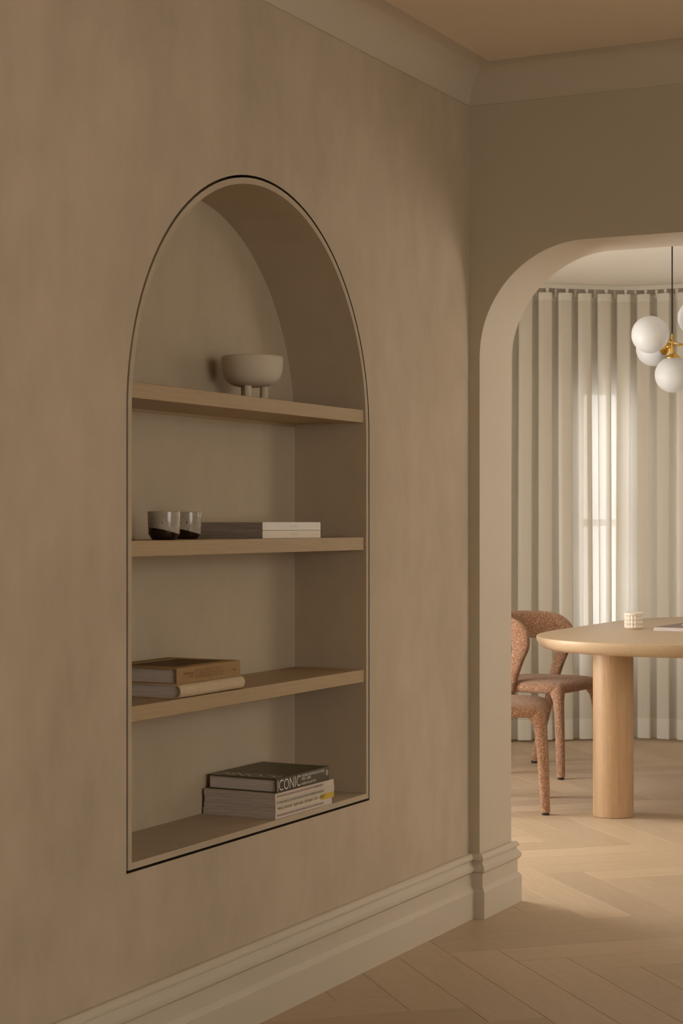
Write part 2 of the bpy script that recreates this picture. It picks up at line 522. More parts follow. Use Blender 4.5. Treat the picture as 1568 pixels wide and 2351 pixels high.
# skirting boards and cornices
SK = [(0, 0.0), (0.027, 0.0), (0.027, 0.085), (0.024, 0.090), (0.0165, 0.099), (0.0165, 0.141), (0.020, 0.1425), (0.0255, 0.148), (0.027, 0.155),
      (0.0255, 0.162), (0.019, 0.169), (0.0145, 0.174), (0.0135, 0.178), (0.0155, 0.181), (0.021, 0.1835), (0.021, 0.189), (0.0145, 0.1985), (0.011, 0.2005), (0, 0.2005)]
SKP = [(0, Y0), (0, YF), (OX0, YF), (OX0, YB), (DL, YB)]
struct(sweep(SKP, SK, 0, 2).build('baseboard_left', TRIM, smooth=28))
struct(sweep(SKP, SK, 1, 5).build('baseboard_far', TRIM, smooth=28))
struct(sweep([(OX1, YB), (OX1, YF), (XR, YF), (XR, Y0)], SK).build('baseboard_right', TRIM, smooth=28))
COVE = [(0, ZC-0.108), (0.004, ZC-0.108), (0.004, ZC-0.103)] + [(0.004 + 0.105*(1-math.cos(PI/2*k/14)), ZC-0.103 + 0.1025*math.sin(PI/2*k/14)) for k in range(1, 15)] + [(0.112, ZC), (0, ZC)]
struct(sweep([(0, Y0), (0, YF), (XR, YF), (XR, Y0)], COVE).build('trim_1', COVEP, smooth=28))

# ------------------------------------------------------------------ herringbone floor
floor = struct(MB().box(DL-0.1, XR+0.1, Y0-0.1, 10.7, -0.06, -0.014).build('floor', FLOOR))
W_, L_ = 0.1540, 0.888
FA = R(43.3)
ex, ey = Vector((math.cos(FA), math.sin(FA))), Vector((-math.sin(FA), math.cos(FA)))
pm = MB()
gp = 0.0006
pm.add([(gp,gp,-0.014),(L_-gp,gp,-0.014),(L_-gp,W_-gp,-0.014),(gp,W_-gp,-0.014),
        (gp,gp,-0.0005),(L_-gp,gp,-0.0005),(L_-gp,W_-gp,-0.0005),(gp,W_-gp,-0.0005),
        (gp+.0006,gp+.0006,0),(L_-gp-.0006,gp+.0006,0),(L_-gp-.0006,W_-gp-.0006,0),(gp+.0006,W_-gp-.0006,0)],
       [(0,1,5,4),(1,2,6,5),(2,3,7,6),(3,0,4,7),(4,5,9,8),(5,6,10,9),(6,7,11,10),(7,4,8,11),(8,9,10,11)])
plank0 = pm.build('plank', FLOOR, floor)
pmesh = plank0.data
bpy.data.objects.remove(plank0)
cth, sth = math.cos(R(26.844)), math.sin(R(26.844))
def inview(p):
    x, y = p[0]-2.30, p[1]; t = -x*sth + y*cth
    if t < 3.5: return 9
    px = 784 + 4260*(x*cth + y*sth)/t; py = 1200 + 4260*1.25/t
    dx = max(0, 1000-px, px-1568-200)/300; dy = max(0, py-2351-250)/300
    return dx + dy
cand = []
for i in range(-90, 130):
    for j in range(-7, 8):
        # planks lying along v then along u, lattice (W,-W) and (L,L)
        u0 = 3.497 + i*W_ + j*L_; v0 = 3.507 - L_ - i*W_ + j*L_
        for kind in (0, 1):
            if kind == 0:
                o = (u0 + W_, v0); ang = FA + PI/2; cu, cv = u0 + W_/2, v0 + L_/2
            else:
                o = (u0 + W_, v0 + L_ - W_); ang = FA; cu, cv = u0 + W_ + L_/2, v0 + L_ - W_/2
            c = ex*cu + ey*cv
            if not (-0.35 < c.x < XR+0.3 and Y0-0.3 < c.y <= YF or DL-0.3 < c.x < DR+0.3 and YF < c.y < 10.75): continue
            cand.append((inview(c), (ex*o[0] + ey*o[1]), ang))
cand.sort(key=lambda t: t[0])
rest = MB()
for k, (sc_, p, ang) in enumerate(cand):
    if k < 270 and sc_ < 1.5:
        o = bpy.data.objects.new('plank', pmesh); C.objects.link(o)
        o.parent = floor; o.location = (p.x, p.y, 0); o.rotation_euler[2] = ang
    else:
        M = Matrix.Translation((p.x, p.y, 0)) @ Matrix.Rotation(ang, 4, 'Z')
        rest.add([M @ v.co for v in pmesh.vertices], [list(pp.vertices) for pp in pmesh.polygons])
if rest.v:
    o = rest.build('planks_beyond', FLOOR, floor); o['kind'] = 'stuff'

# ------------------------------------------------------------------ oak shelves in the niche
def shelf(z0, z1, label):
    y0, y1 = NC - NR_ + 0.0225, NC + NR_ - 0.0225
    if z1 > NZT - NR_:     # the vault narrows here
        h = math.sqrt((NR_-0.0225)**2 - (z1-(NZT-NR_))**2); y0, y1 = NC-h, NC+h
    o = MB().bbox(-0.226, -0.006, y0, y1, z0, z1, 0.0012).build('shelf', SHELF)
    MB().box(-0.2275, -0.219, y0+0.004, y1-0.004, z0-0.007, z0).build('fixing_strip', SHELF, o)
    return tag(o, label, 'shelf', 'oak shelves in the arched niche')
shelf(1.5315, 1.567, 'oak shelf highest in the arched niche, carrying the footed bowl')
shelf(1.173, 1.209, 'oak shelf at mid height in the niche, carrying two cups and two white books')
shelf(0.801, 0.836, 'oak shelf carrying the tan and cream hardbacks in the niche')

# ------------------------------------------------------------------ lettering
def text(body, size, parent, name, loc, rot, material, width=None, align='LEFT', offset=0.0, sx=1.0, spacing=1.0):
    cu = bpy.data.curves.new(name, 'FONT'); cu.body = body; cu.size = size; cu.align_x = align; cu.offset = offset
    cu.space_character = spacing; cu.resolution_u = 3
    t = bpy.data.objects.new(name, cu); C.objects.link(t)
    dg = bpy.context.evaluated_depsgraph_get()
    me = bpy.data.meshes.new_from_object(t.evaluated_get(dg))
    bpy.data.objects.remove(t)
    xs = [q.co.x for q in me.vertices]
    k = sx
    if width and xs: k = width / (max(xs) - min(xs)); 
    x0 = min(xs) if align == 'LEFT' else 0
    for q in me.vertices: q.co.x = (q.co.x - x0) * k
    me.materials.clear(); me.materials.append(material)
    o = bpy.data.objects.new(name, me); C.objects.link(o)
    o.parent = parent; o.location = loc; o.rotation_euler = rot
    return o
SPINE = (PI/2, 0, PI/2)

# hand drawn serif capitals: strokes (x0,y0,x1,y1,thickness) in a unit-high cell
def arcpts(cx, cy, rx, ry, a0, a1, n=12):
    return [(cx + rx*math.cos(R(a0+(a1-a0)*k/n)), cy + ry*math.sin(R(a0+(a1-a0)*k/n))) for k in range(n+1)]
SERIF = {
 'C': (0.60, [], [(arcpts(0.33, 0.5, 0.29, 0.49, 50, 310, 18), 'o')], [(0.53, 0.72, 0.56, 0.98), (0.53, 0.05, 0.555, 0.26)]),
 'U': (0.64, [(0.13, 0.3, 0.13, 1, .075), (0.52, 0.3, 0.52, 1, .03)], [(arcpts(0.325, 0.3, 0.195, 0.29, 180, 360), 'u')], [(0.03, .97, .24, 1), (.43, .97, .61, 1)]),
 'R': (0.62, [(0.13, 0, 0.13, 1, .075), (0.28, 0.48, 0.56, 0.0, .075)], [(arcpts(0.22, 0.74, 0.23, 0.245, 90, -90), 'o')], [(0.03, 0, .24, .03), (0.03, .97, .24, 1), (.48, 0, .64, .03), (0.13, 0.97, 0.24, 1), (0.13, 0.48, 0.24, 0.51)]),
 'A': (0.64, [(0.10, 0, 0.32, 1, .03), (0.32, 1, 0.54, 0, .075), (0.18, 0.34, 0.46, 0.34, .03)], [], [(0.01, 0, .19, .03), (.44, 0, .64, .03)]),
 'T': (0.60, [(0.30, 0, 0.30, 1, .075), (0.03, 0.985, 0.57, 0.985, .03)], [], [(0.2, 0, .4, .03), (0.03, .8, .055, 1), (.545, .8, .57, 1)]),
 'E': (0.56, [(0.13, 0, 0.13, 1, .075), (0.1, .985, .50, .985, .03), (0.1, .015, .52, .015, .03), (.13, .51, .42, .51, .03)], [], [(0.03, 0, .2, .03), (.03, .97, .2, 1), (.475, .8, .5, 1), (.495, 0, .52, .2), (.40, .42, .42, .6)]),
 'D': (0.66, [(0.13, 0, 0.13, 1, .075)], [(arcpts(0.2, 0.5, 0.40, 0.485, 90, -90, 16), 'o')], [(0.03, 0, .22, .03), (.03, .97, .22, 1)]),
 'S': (0.50, [], [(arcpts(0.25, 0.75, 0.17, 0.235, 40, 250, 12) + arcpts(0.25, 0.26, 0.18, 0.245, 80, -145, 12), 's')], [(.37, .78, .395, .99), (.06, .02, .085, .22)]),
 'Y': (0.60, [(0.06, 1, 0.30, 0.48, .075), (0.54, 1, 0.31, 0.48, .03), (0.30, 0, 0.30, 0.5, .075)], [], [(0.2, 0, .4, .03), (0, .97, .17, 1), (.45, .97, .62, 1)]),
 'L': (0.54, [(0.13, 0, 0.13, 1, .075), (0.1, .015, .5, .015, .03)], [], [(0.03, 0, .2, .03), (.03, .97, .24, 1), (.475, 0, .5, .22)]),
}
def serif_text(body, height, width, parent, name, loc, rot, material):
    m = MB(); x = 0.0
    def quad(p, q, t):
        d = (Vector(q)-Vector(p)); 
        if d.length < 1e-6: return
        d.normalize(); nn = Vector((-d.y, d.x))*t/2
        a, b = Vector(p), Vector(q)
        m.add([(x+a.x+nn.x, a.y+nn.y, 0), (x+b.x+nn.x, b.y+nn.y, 0), (x+b.x-nn.x, b.y-nn.y, 0), (x+a.x-nn.x, a.y-nn.y, 0)], [(3, 2, 1, 0)])
    for ch in body:
        if ch == ' ': x += 0.32; continue
        adv, st, arcs, boxes = SERIF[ch]
        for x0, y0, x1, y1, t in st: quad((x0, y0), (x1, y1), t)
        for pts, _ in arcs:
            for p, q in zip(pts, pts[1:]):
                vert = abs(q[1]-p[1]) / max(1e-6, math.hypot(q[0]-p[0], q[1]-p[1]))
                quad(p, q, 0.03 + 0.05*vert)
        for x0, y0, x1, y1 in boxes: quad((x0, (y0+y1)/2), (x1, (y0+y1)/2), y1-y0)
        x += adv + 0.03
    o = m.build(name, material, parent)
    for q in o.data.vertices: q.co.x *= width/x; q.co.y *= height
    o.location = loc; o.rotation_euler = rot
    return o

# ------------------------------------------------------------------ books: local x towards the room, y along the spine, origin at the near spine corner
def hardback(name, label, loc, rotz, L, D, T, cover, pages, rounded=False, group=None, board=0.003):
    t = thing(name, label, 'book', loc, rotz, group)
    if not rounded:
        m = MB().bbox(-D, 0, 0, L, 0, board, 0.0006).bbox(-D, 0, 0, L, T-board, T, 0.0006).bbox(-board, 0, 0, L, board*0.5, T-board*0.5, 0.0005)
        m.build('cover', cover, t, smooth=40)
        MB().box(-D+0.005, -board, 0.005, L-0.005, board, T-board).build('page_block', pages, t)
    else:
        bul = 0.009
        m = MB().bbox(-D, -0.012, 0, L, 0, board, 0.0006).bbox(-D, -0.012, 0, L, T-board, T, 0.0006)
        outer = [(-0.014 + (bul+0.014)*math.sin(PI*k/14)**0.6, T/2 - T/2*math.cos(PI*k/14)) for k in range(15)]
        inner = [(-0.014 + (bul+0.011)*math.sin(PI*k/14)**0.6, T/2 - (T/2-board)*math.cos(PI*k/14)) for k in range(14, -1, -1)]
        pr = outer + inner
        m.rings([[(x, 0, z) for x, z in pr], [(x, L, z) for x, z in pr]])
        m.build('cover', cover, t, smooth=40)
        pg = [(-D+0.005, board), ] + [(-0.016 + (bul+0.011)*math.sin(PI*k/14)**0.6, T/2 - (T/2-board)*math.cos(PI*k/14)) for k in range(15)] + [(-D+0.005, T-board)]
        MB().rings([[(x, 0.005, z) for x, z in pg], [(x, L-0.005, z) for x, z in pg]]).build('page_block', pages, t)
    return t

def softback(name, label, loc, rotz, L, D, T, cover, pages, group=None):
    t = thing(name, label, 'magazine' if 'magazine' in name else 'book', loc, rotz, group)
    c = 0.0005
    MB().box(-D, 0, 0, L, 0, c).box(-D, 0, 0, L, T-c, T).bbox(-0.0012, 0, 0, L, 0, T, 0.0003).build('cover', cover, t)
    MB().box(-D+0.0006, -0.0012, 0.0008, L-0.0008, c, T-c).build('page_block', pages, t)
    return t

ZN = 0.4868           # niche sill
# four magazines and the olive hardback on the niche sill
zz = ZN
specs = [
 ('pale magazine at the bottom of the stack on the niche sill', 0.312, 0.218, 0.0167, 0.000, 'FRAME  THE GREAT INDOORS  ISSUE 72  JAN/FEB 2010  THE GOLDEN WINGS  WORKSPACES & OFFICES CATALOGUE  THE GREAT INDOORS AWARD 2009', 3),
 ('cream magazine with a yellow end to its spine, third down under the olive book', 0.322, 0.217, 0.0157, 0.002, 'FRAME #62   MAY/APR 2008   TOKUJIN YOSHIOKA   5 RESTAURANTS   4 SHOPS   1 UNIVERSITY', 2),
 ('greyish magazine second down beneath the olive hardback on the niche sill', 0.326, 0.214, 0.0166, 0.000, 'FRAME  THE GREAT INDOORS  ISSUE 71  JUL/AUG 2010  DESIGN FOR THE MASSES  SALON DEL MOBILE  TOTAL WORKMANSHIP CATALOGUE  RESTAURANTS', 1),
 ('pinkish cream magazine lying directly under the olive hardback', 0.324, 0.215, 0.0164, -0.001, 'FRAME  THE GREAT INDOORS  ISSUE 73  MAR/APR 2010  PIECE BY PIECE  LIGHTING CATALOGUE  DELICIOUS  CLIFF RICHARDSON  WINDOW LIST', 0),
]
for k, (lab, L, D, T, dy, body, ci) in enumerate(specs):
    t = softback('magazine', lab, (-0.004, 4.176+dy, zz), R(-0.6), L, D, T, MAGW[ci], PAGES, 'stacked magazines in the niche')
    hgt = 0.0062 if k != 1 else 0.0085
    text(body, hgt*1.35, t, 'spine_text', (0.0004, 0.009, T*0.34), SPINE, INKD, width=0.255 if k != 1 else 0.262)
    if k == 1:
        MB().box(0, 0.0003, 0.246, L, 0.0004, T-0.0004).build('yellow_band', YELLOW, t)
        for ch in t.children:
            if ch.name.startswith('spine_text'): ch.location.x = 0.0006
    zz += T + 0.0001
ic = hardback('art_book', 'dark olive hardback with large white capitals, on top of the magazine stack', (-0.008, 4.188, zz), R(-0.8), 0.292, 0.208, 0.0365, OLIVE, PAGESW)
MB().box(-0.207, -0.001, 0.001, 0.291, 0.0365, 0.0368).build('cover_print', OLIVEP, ic)
text('ICONIC', 0.0415, ic, 'spine_title', (0.0004, 0.007, 0.0038), SPINE, INKW, width=0.122, offset=-0.0004)
text('MODERN AUSTRALIAN HOUSES', 0.0098, ic, 'spine_subtitle', (0.0004, 0.135, 0.0255), SPINE, INKW, width=0.126)
text('1950\u20142000', 0.0098, ic, 'spine_years', (0.0004, 0.135, 0.0170), SPINE, INKW, width=0.050)
text('KAREN McCARTNEY', 0.0098, ic, 'spine_author', (0.0004, 0.135, 0.0045), SPINE, INKW, width=0.082)
ri = MB(); 
ri.rings([[(0.0004, 0.277+r*math.cos(2*PI*k/20), 0.021+r*1.3*math.sin(2*PI*k/20)) for k in range(20)] for r in (0.0042, 0.0056)], cap=False)
ri.add([(0.0004, 0.276, 0.018), (0.0004, 0.280, 0.021), (0.0004, 0.276, 0.024)], [(0, 1, 2)])
ri.build('publisher_mark', INKW, ic)
text('ICONIC', 0.052, ic, 'cover_title', (-0.010, 0.050, 0.0374), (0, 0, PI), INKW, width=0.188, offset=0.0003)
text('MODERN AUSTRALIAN HOUSES 1950\u20142000', 0.010, ic, 'cover_subtitle', (-0.014, 0.064, 0.0374), (0, 0, PI), INKW, width=0.17)
text('KAREN McCARTNEY', 0.010, ic, 'cover_author', (-0.07, 0.286, 0.0374), (0, 0, PI), INKW, width=0.12)

# two hardbacks on the lower shelf
zl = 0.8362
cb = hardback('slow_living_book', 'cream hardback with a rounded spine, lying under the tan cloth book', (-0.010, 3.713, zl), R(0.4), 0.305, 0.208, 0.0330, CREAMB, PAGESW, rounded=True)
text('SLOW HOME', 0.0085, cb, 'spine_title', (0.0094, 0.118, 0.0195), SPINE, INKP, width=0.050)
text('TIMELESS, PURPOSEFUL LIVING', 0.0088, cb, 'spine_subtitle', (0.0094, 0.085, 0.0095), SPINE, INKP, width=0.118)
text('Natalie Walton', 0.0055, cb, 'spine_author', (0.0094, 0.028, 0.0185), SPINE, INKP, width=0.034)
text('Photography Chris Warnes', 0.0055, cb, 'spine_credit', (0.0094, 0.028, 0.0120), SPINE, INKP, width=0.046)
mk = MB(); pts = arcpts(0.285, 0.0195, 0.0030, 0.0036, 150, -60, 8) + arcpts(0.285, 0.0125, 0.0034, 0.0036, 60, -150, 8)
for p, q in zip(pts, pts[1:]):
    mk.add([(0.0092, p[0]-0.0004, p[1]), (0.0092, p[0]+0.0004, p[1]), (0.0092, q[0]+0.0004, q[1]), (0.0092, q[0]-0.0004, q[1])], [(0, 1, 2, 3)])
mk.build('publisher_mark', INKP, cb)
cs = hardback('style_book', 'tan cloth hardback with dark brown serif title, on top of the cream book', (-0.012, 3.712, zl+0.0331), R(0.2), 0.300, 0.210, 0.0385, LINENB, PAGESW, board=0.0035)
serif_text('CURATED STYLE', 0.0205, 0.135, cs, 'spine_title', (0.0005, 0.083, 0.0095), SPINE, INKB)
text('KERRIE-ANN', 0.0080, cs, 'spine_author', (0.0005, 0.030, 0.0205), SPINE, INKB, width=0.045)
text('JONES', 0.0080, cs, 'spine_author', (0.0005, 0.050, 0.0130), SPINE, INKB, width=0.025)
bd = MB()
for tri in ([(0.254, .0190), (0.268, .0178), (0.256, .0172)], [(0.264, .0185), (0.276, .0120), (0.269, .0195)], [(0.274, .0125), (0.284, .0200), (0.276, .0150)]):
    bd.add([(0.0005, a, b) for a, b in tri], [(0, 1, 2)])
bd.build('publisher_mark', INKB, cs)
MB().box(-0.165, -0.030, 0.040, 0.262, 0.0385, 0.0388).build('cover_picture', PHOTOB, cs)
MB().box(-0.170, -0.166, 0.040, 0.262, 0.0385, 0.0388).build('cover_picture_edge', INKP, cs)

# two white books on the middle shelf
zm = 1.2092
for k, (c, lab) in enumerate(((IVORYB, 'lower of two pale softback books lying beside the dipped cups'), (WHITEB, 'upper of two pale softback books lying beside the dipped cups'))):
    t = softback('softback_book', lab, (-0.022, 4.142, zm + k*0.0212), R(0.0), 0.320, 0.205, 0.0205 + 0.0005*k, c, PAGESG, 'white softbacks on the middle shelf')
    text('THE VILLA BOOK', 0.0042, t, 'spine_title', (0.0004, 0.145, 0.009), SPINE, INKG, width=0.042)
    text('0%d' % (2-k), 0.0042, t, 'spine_number', (0.0004, 0.012, 0.009), SPINE, INKG, width=0.006)
    text('books', 0.0042, t, 'spine_mark', (0.0004, 0.294, 0.009), SPINE, INKG, width=0.014)

# ------------------------------------------------------------------ two dipped cups
cup_prof = [(0.0265, 0.0), (0.0285, 0.0006), (0.0362, 0.0125), (0.0372, 0.016), (0.0388, 0.050), (0.0394, 0.0655), (0.0391, 0.0672), (0.0380, 0.0678), (0.0368, 0.0670), (0.0362, 0.055), (0.0345, 0.016), (0.028, 0.008), (0.0, 0.007)]
def cup(loc, rz, label):
    m = MB().lathe(cup_prof[:-1] + [(0.0005, 0.0075)], 48)
    o = m.build('dipped_cup', GLAZE, None, smooth=40, loc=loc, rotz=rz)
    return tag(o, label, 'cup', 'dipped cups on the middle shelf')
cup((-0.068, 3.745, 1.2092), R(8), 'grey speckled cup with dark dipped base, nearest the left edge of the niche')
cup((-0.125, 3.937, 1.2092), R(-6), 'grey cup with dark dipped base, between the other cup and the white books')

# ------------------------------------------------------------------ footed bowl
bowl = thing('footed_bowl', 'sandy stone bowl on three stubby legs, standing on the highest shelf', 'bowl', (-0.112, 4.246, 1.5672))
prof = [(0.0006, 0.0385), (0.026, 0.0390), (0.047, 0.0425), (0.063, 0.0510), (0.0735, 0.0640), (0.0790, 0.0800), (0.0812, 0.0970), (0.0815, 0.1110), (0.0800, 0.1175), (0.0770, 0.1195), (0.0738, 0.1185), (0.0720, 0.1130), (0.0700, 0.0900), (0.060, 0.0640), (0.038, 0.0530), (0.0006, 0.0500)]
prof = [tuple(q) for q in cr(prof, 3)]
MB().lathe(prof, 56).build('basin', STONE, bowl, smooth='all')
for a in (36.9, -83.1, 156.9):
    x, y = 0.031*math.cos(R(a)), 0.031*math.sin(R(a))
    MB().lathe([(0.0102, 0), (0.0108, 0.001), (0.0106, 0.036), (0.0110, 0.047)], 24, (x, y)).build('leg', STONE, bowl, smooth=40)

# ------------------------------------------------------------------ dining table
TX, TY0, TY1, TA, TB, TN = -0.045, 7.30, 9.69, 0.645, 0.86, 2.5
tab = thing('dining_table', 'pale oak dining table with rounded ends and thick round column legs', 'table', (TX, (TY0+TY1)/2, 0))
hl = (TY1-TY0)/2
def outline(inset, n=40):
    a, b = TA-inset, TB-inset
    pts = []
    for k in range(4*n):
        th = 2*PI*k/(4*n); c, s = math.cos(th), math.sin(th)
        x = a*math.copysign(abs(c)**(2/TN), c); y = b*math.copysign(abs(s)**(2/TN), s)
        y += (hl-TB)*(1 if s > 1e-9 else -1 if s < -1e-9 else 0)
        pts.append((x, y))
    return pts
pr = [(0.006, 0.7550), (0.002, 0.7543), (0.0, 0.7525), (0.0, 0.746), (0.001, 0.738), (0.006, 0.726), (0.015, 0.7140), (0.028, 0.7050), (0.048, 0.6990), (0.075, 0.6965)]
MB().rings([[(x, y, z) for x, y in outline(i)] for i, z in pr]).build('tabletop', TABLE, tab, smooth=30)
for sx in (-1, 1):
    for sy in (-1, 1):
        q = MB().lathe([(0.083, 0.0), (0.086, 0.003), (0.086, 0.697)], 56, (0, 0)).build('column_leg', COLUMN, tab, smooth=40)
        q.location = (-0.195 if sx < 0 else 0.30, sy*(hl-0.285), 0)

# ------------------------------------------------------------------ ceramic cup and magazine on the table
cc = thing('carved_cup', 'small ivory cup with rows of carved ovals, on the dining table', 'cup', (-0.395, 8.345, 0.7552))
n, rows = 96, []
zs = [0, 0.001, 0.006] + [0.008 + 0.058*k/36 for k in range(37)] + [0.069, 0.073, 0.0745]
for z in zs:
    ring = []
    for i in range(n):
        th = 2*PI*i/n
        r = 0.0435 if z > 0.005 else 0.0365 + z*1.2
        if 0.008 <= z <= 0.066:
            rz = (z-0.008)/0.058*3; row = min(2, int(rz)); fz = (rz-row-0.5)*2
            ph = th*18/(2*PI) + 0.0*row; fx = ((ph % 1)-0.5)*2
            dd = fx*fx*1.25 + fz*fz*1.1
            if dd < 1: r -= 0.0042*(1-dd)**0.6
        ring.append((r*math.cos(th), r*math.sin(th), z))
    rows.append(ring)
for r, z in ((0.0425, 0.0755), (0.041, 0.0752), (0.0395, 0.072), (0.037, 0.012)):
    rows.append([(r*math.cos(2*PI*i/n), r*math.sin(2*PI*i/n), z) for i in range(n)])
MB().rings(rows).build('cup_body', CERAM, cc, smooth=50)

tm = thing('table_magazine', 'brown covered magazine lying on the dining table beside the carved cup', 'magazine', (-0.262, 8.205, 0.7552), R(-2))
MB().box(0, 0.40, 0, 0.52, 0, 0.0007).box(0.008, 0.40, 0.006, 0.52, 0.0172, 0.0180).build('cover', MAUVE, tm)
MB().rings([[(x0, y0, z) for x0, y0 in ((0.002+s, 0.001+s*0.7), (0.399, 0.001+s*0.7), (0.399, 0.519), (0.002+s, 0.519))] for z, s in ((0.0007, 0), (0.0172, 0.007))]).build('page_block', PAGESW, tm)
pv = [(0.052, 0.27), (0.080, 0.17), (0.20, 0.225), (0.235, 0.29), (0.11, 0.315)]
MB().add([(x, y, 0.0183) for x, y in pv], [(0, 1, 2, 3, 4)]).build('cover_picture', PAPER, tm)
MB().add([(x, y, 0.0186) for x, y in ((0.080, 0.17), (0.20, 0.225), (0.12, 0.225))], [(0, 1, 2)]).build('cover_picture_fold', INKP, tm)

# ------------------------------------------------------------------ boucle dining chairs
def chair_parts(t):
    # seat: softly domed rounded square, narrower at the back
    rings = []
    def so(sx, sy, z, dome=0.0, n=64, e=4.6):
        ring = []
        for k in range(n):
            th = 2*PI*k/n; c, s = math.cos(th), math.sin(th)
            x = sx*math.copysign(abs(c)**(2/e), c); y = sy*math.copysign(abs(s)**(2/e), s)
            y *= 1.0 - 0.10*(0.5 - x/(2*sx) if sx > 0 else 0)
            ring.append((x - 0.030, y, z))
        return ring
    sec = [(0.0, 0.410), (0.60, 0.409), (0.86, 0.411), (0.95, 0.417), (0.99, 0.428), (1.0, 0.441), (0.985, 0.453), (0.95, 0.461), (0.86, 0.468), (0.65, 0.474), (0.35, 0.477), (0.0, 0.478)]
    for k, z in sec: rings.append(so(max(k, 0.004)*0.236, max(k, 0.004)*0.266, z))
    MB().rings(rings).build('seat', BOUCLE, t, smooth='all')
    for s in (-1, 1):
        # front leg flares into the seat
        pts = cr([(0.148, s*0.206, 0.445, 0.030), (0.153, s*0.211, 0.425, 0.038), (0.160, s*0.219, 0.402, 0.034), (0.166, s*0.225, 0.375, 0.028), (0.174, s*0.233, 0.30, 0.0245), (0.183, s*0.242, 0.15, 0.0225), (0.189, s*0.249, 0.030, 0.0205), (0.190, s*0.250, 0.010, 0.0195)], 4)
        l = MB().tube([p[:3] for p in pts], [p[3] for p in pts], 16).build('leg', BOUCLE, t, smooth='all')
        MB().lathe([(0.016, 0), (0.016, 0.011)], 16, (0.190, s*0.250)).build('glide', GLIDE, l)
        # rear leg rises into the post of the backrest
        pts = cr([(-0.187, s*0.250, 0.010, 0.0195), (-0.180, s*0.251, 0.04, 0.0210), (-0.130, s*0.254, 0.24, 0.0235), (-0.080, s*0.257, 0.43, 0.0260), (-0.072, s*0.258, 0.47, 0.0265)], 4)
        l = MB().tube([p[:3] for p in pts], [p[3] for p in pts], 16).build('leg', BOUCLE, t, smooth='all')
        MB().lathe([(0.016, 0), (0.016, 0.011)], 16, (-0.187, s*0.250)).build('glide', GLIDE, l)
    # backrest: post, bend, band round the back, and the same mirrored
    half = [  # x, y, z, tall half, thick half, outward normal angle (deg)
        (-0.076, 0.258, 0.455, 0.027, 0.023, 90), (-0.054, 0.260, 0.53, 0.030, 0.023, 90), (-0.034, 0.263, 0.59, 0.035, 0.023, 91),
        (-0.020, 0.265, 0.642, 0.046, 0.0235, 93), (-0.030, 0.265, 0.688, 0.058, 0.0235, 96), (-0.072, 0.262, 0.714, 0.066, 0.0235, 102), (-0.130, 0.250, 0.722, 0.069, 0.023, 113),
        (-0.195, 0.215, 0.724, 0.070, 0.023, 132), (-0.250, 0.145, 0.725, 0.070, 0.023, 155), (-0.275, 0.07, 0.725, 0.070, 0.023, 170), (-0.282, 0.0, 0.725, 0.070, 0.023, 180)]
    full = half + [(x, -y, z, a, b, 360-g) for x, y, z, a, b, g in half[-2::-1]]
    pts = cr(full, 5); rings = []
    for i, p in enumerate(pts):
        P = Vector(p[:3]); q0 = Vector(pts[max(i-1, 0)][:3]); q1 = Vector(pts[min(i+1, len(pts)-1)][:3])
        tn = (q1-q0).normalized(); nn = Vector((math.cos(R(p[5])), math.sin(R(p[5])), 0))
        nn = (nn - tn*nn.dot(tn)).normalized(); up = nn.cross(tn).normalized()
        ring = []
        for k in range(20):
            th = 2*PI*k/20; c, s = math.cos(th), math.sin(th)
            ring.append(P + up*p[3]*math.copysign(abs(c)**0.75, c) + nn*p[4]*math.copysign(abs(s)**0.75, s))
        rings.append(ring)
    MB().rings(rings).build('backrest', BOUCLE, t, smooth='all')

def place_chair(foot, rot, label):
    """foot: floor point of the front right leg"""
    c, s = math.cos(R(rot)), math.sin(R(rot))
    lx, ly = 0.190, -0.250
    return (foot[0] - (c*lx - s*ly), foot[1] - (s*lx + c*ly), 0.0), R(rot), label
spots = [place_chair((-0.505, 7.475), 20.6, 'rust boucle chair nearer the archway, half hidden by its jamb'),
         place_chair((-0.825, 8.54), -4.2, 'rust boucle chair farther off, partly behind the table column')]
first = None
def copy_tree(o, parent=None):
    c = o.copy(); C.objects.link(c); c.parent = parent
    for ch in list(o.children): copy_tree(ch, c)
    return c
for i, (loc, rz, lab) in enumerate(spots):
    if i == 0:
        first = thing('dining_chair', lab, 'chair', (0, 0, 0), 0, 'boucle chairs at the table'); chair_parts(first); o = first
    else:
        o = copy_tree(first)
    o.location = loc; o.rotation_euler = (0, 0, rz); o['label'] = lab

# ------------------------------------------------------------------ globe chandelier
ch = thing('globe_chandelier', 'brass chandelier of white opal globes hanging by a black cord over the table', 'chandelier', (-0.333, 8.754, ZD))
def at_(p): return (p[0]+0.333, p[1]-8.754, p[2]-ZD)
def globe(c, axis, cap=True):
    """opal globe with a brass cap where the arm meets it; axis points from globe centre to the arm"""
    r = 0.0875; ax = Vector(axis).normalized(); q = ax.to_track_quat('Z', 'Y').to_matrix()
    prof = [(max(0.0004, r*math.sin(PI*k/30)), -r*math.cos(PI*k/30)) for k in range(31)]
    g_ = MB().lathe(prof, 48).build('globe', OPAL, ch, smooth='all'); g_.location = at_(c)
    m = MB().lathe([(0.040, 0.0785), (0.0405, 0.081), (0.034, 0.088), (0.022, 0.096), (0.010, 0.1005), (0.0085, 0.103), (0.0085, 0.112)], 32)
    for i, v_ in enumerate(m.v): m.v[i] = q @ v_
    k_ = m.build('cap', BRASS, g_, smooth=40)
    return g_
def rod(a, b, r=0.0062, name='arm'):
    return MB().tube([at_(a), at_(b)], r, 16).build(name, BRASS, ch, smooth=40)
MB().tube([(0, 0, -0.004), (0, 0, 2.163-ZD)], 0.0034, 10).build('cord', BLACK, ch, smooth=40)
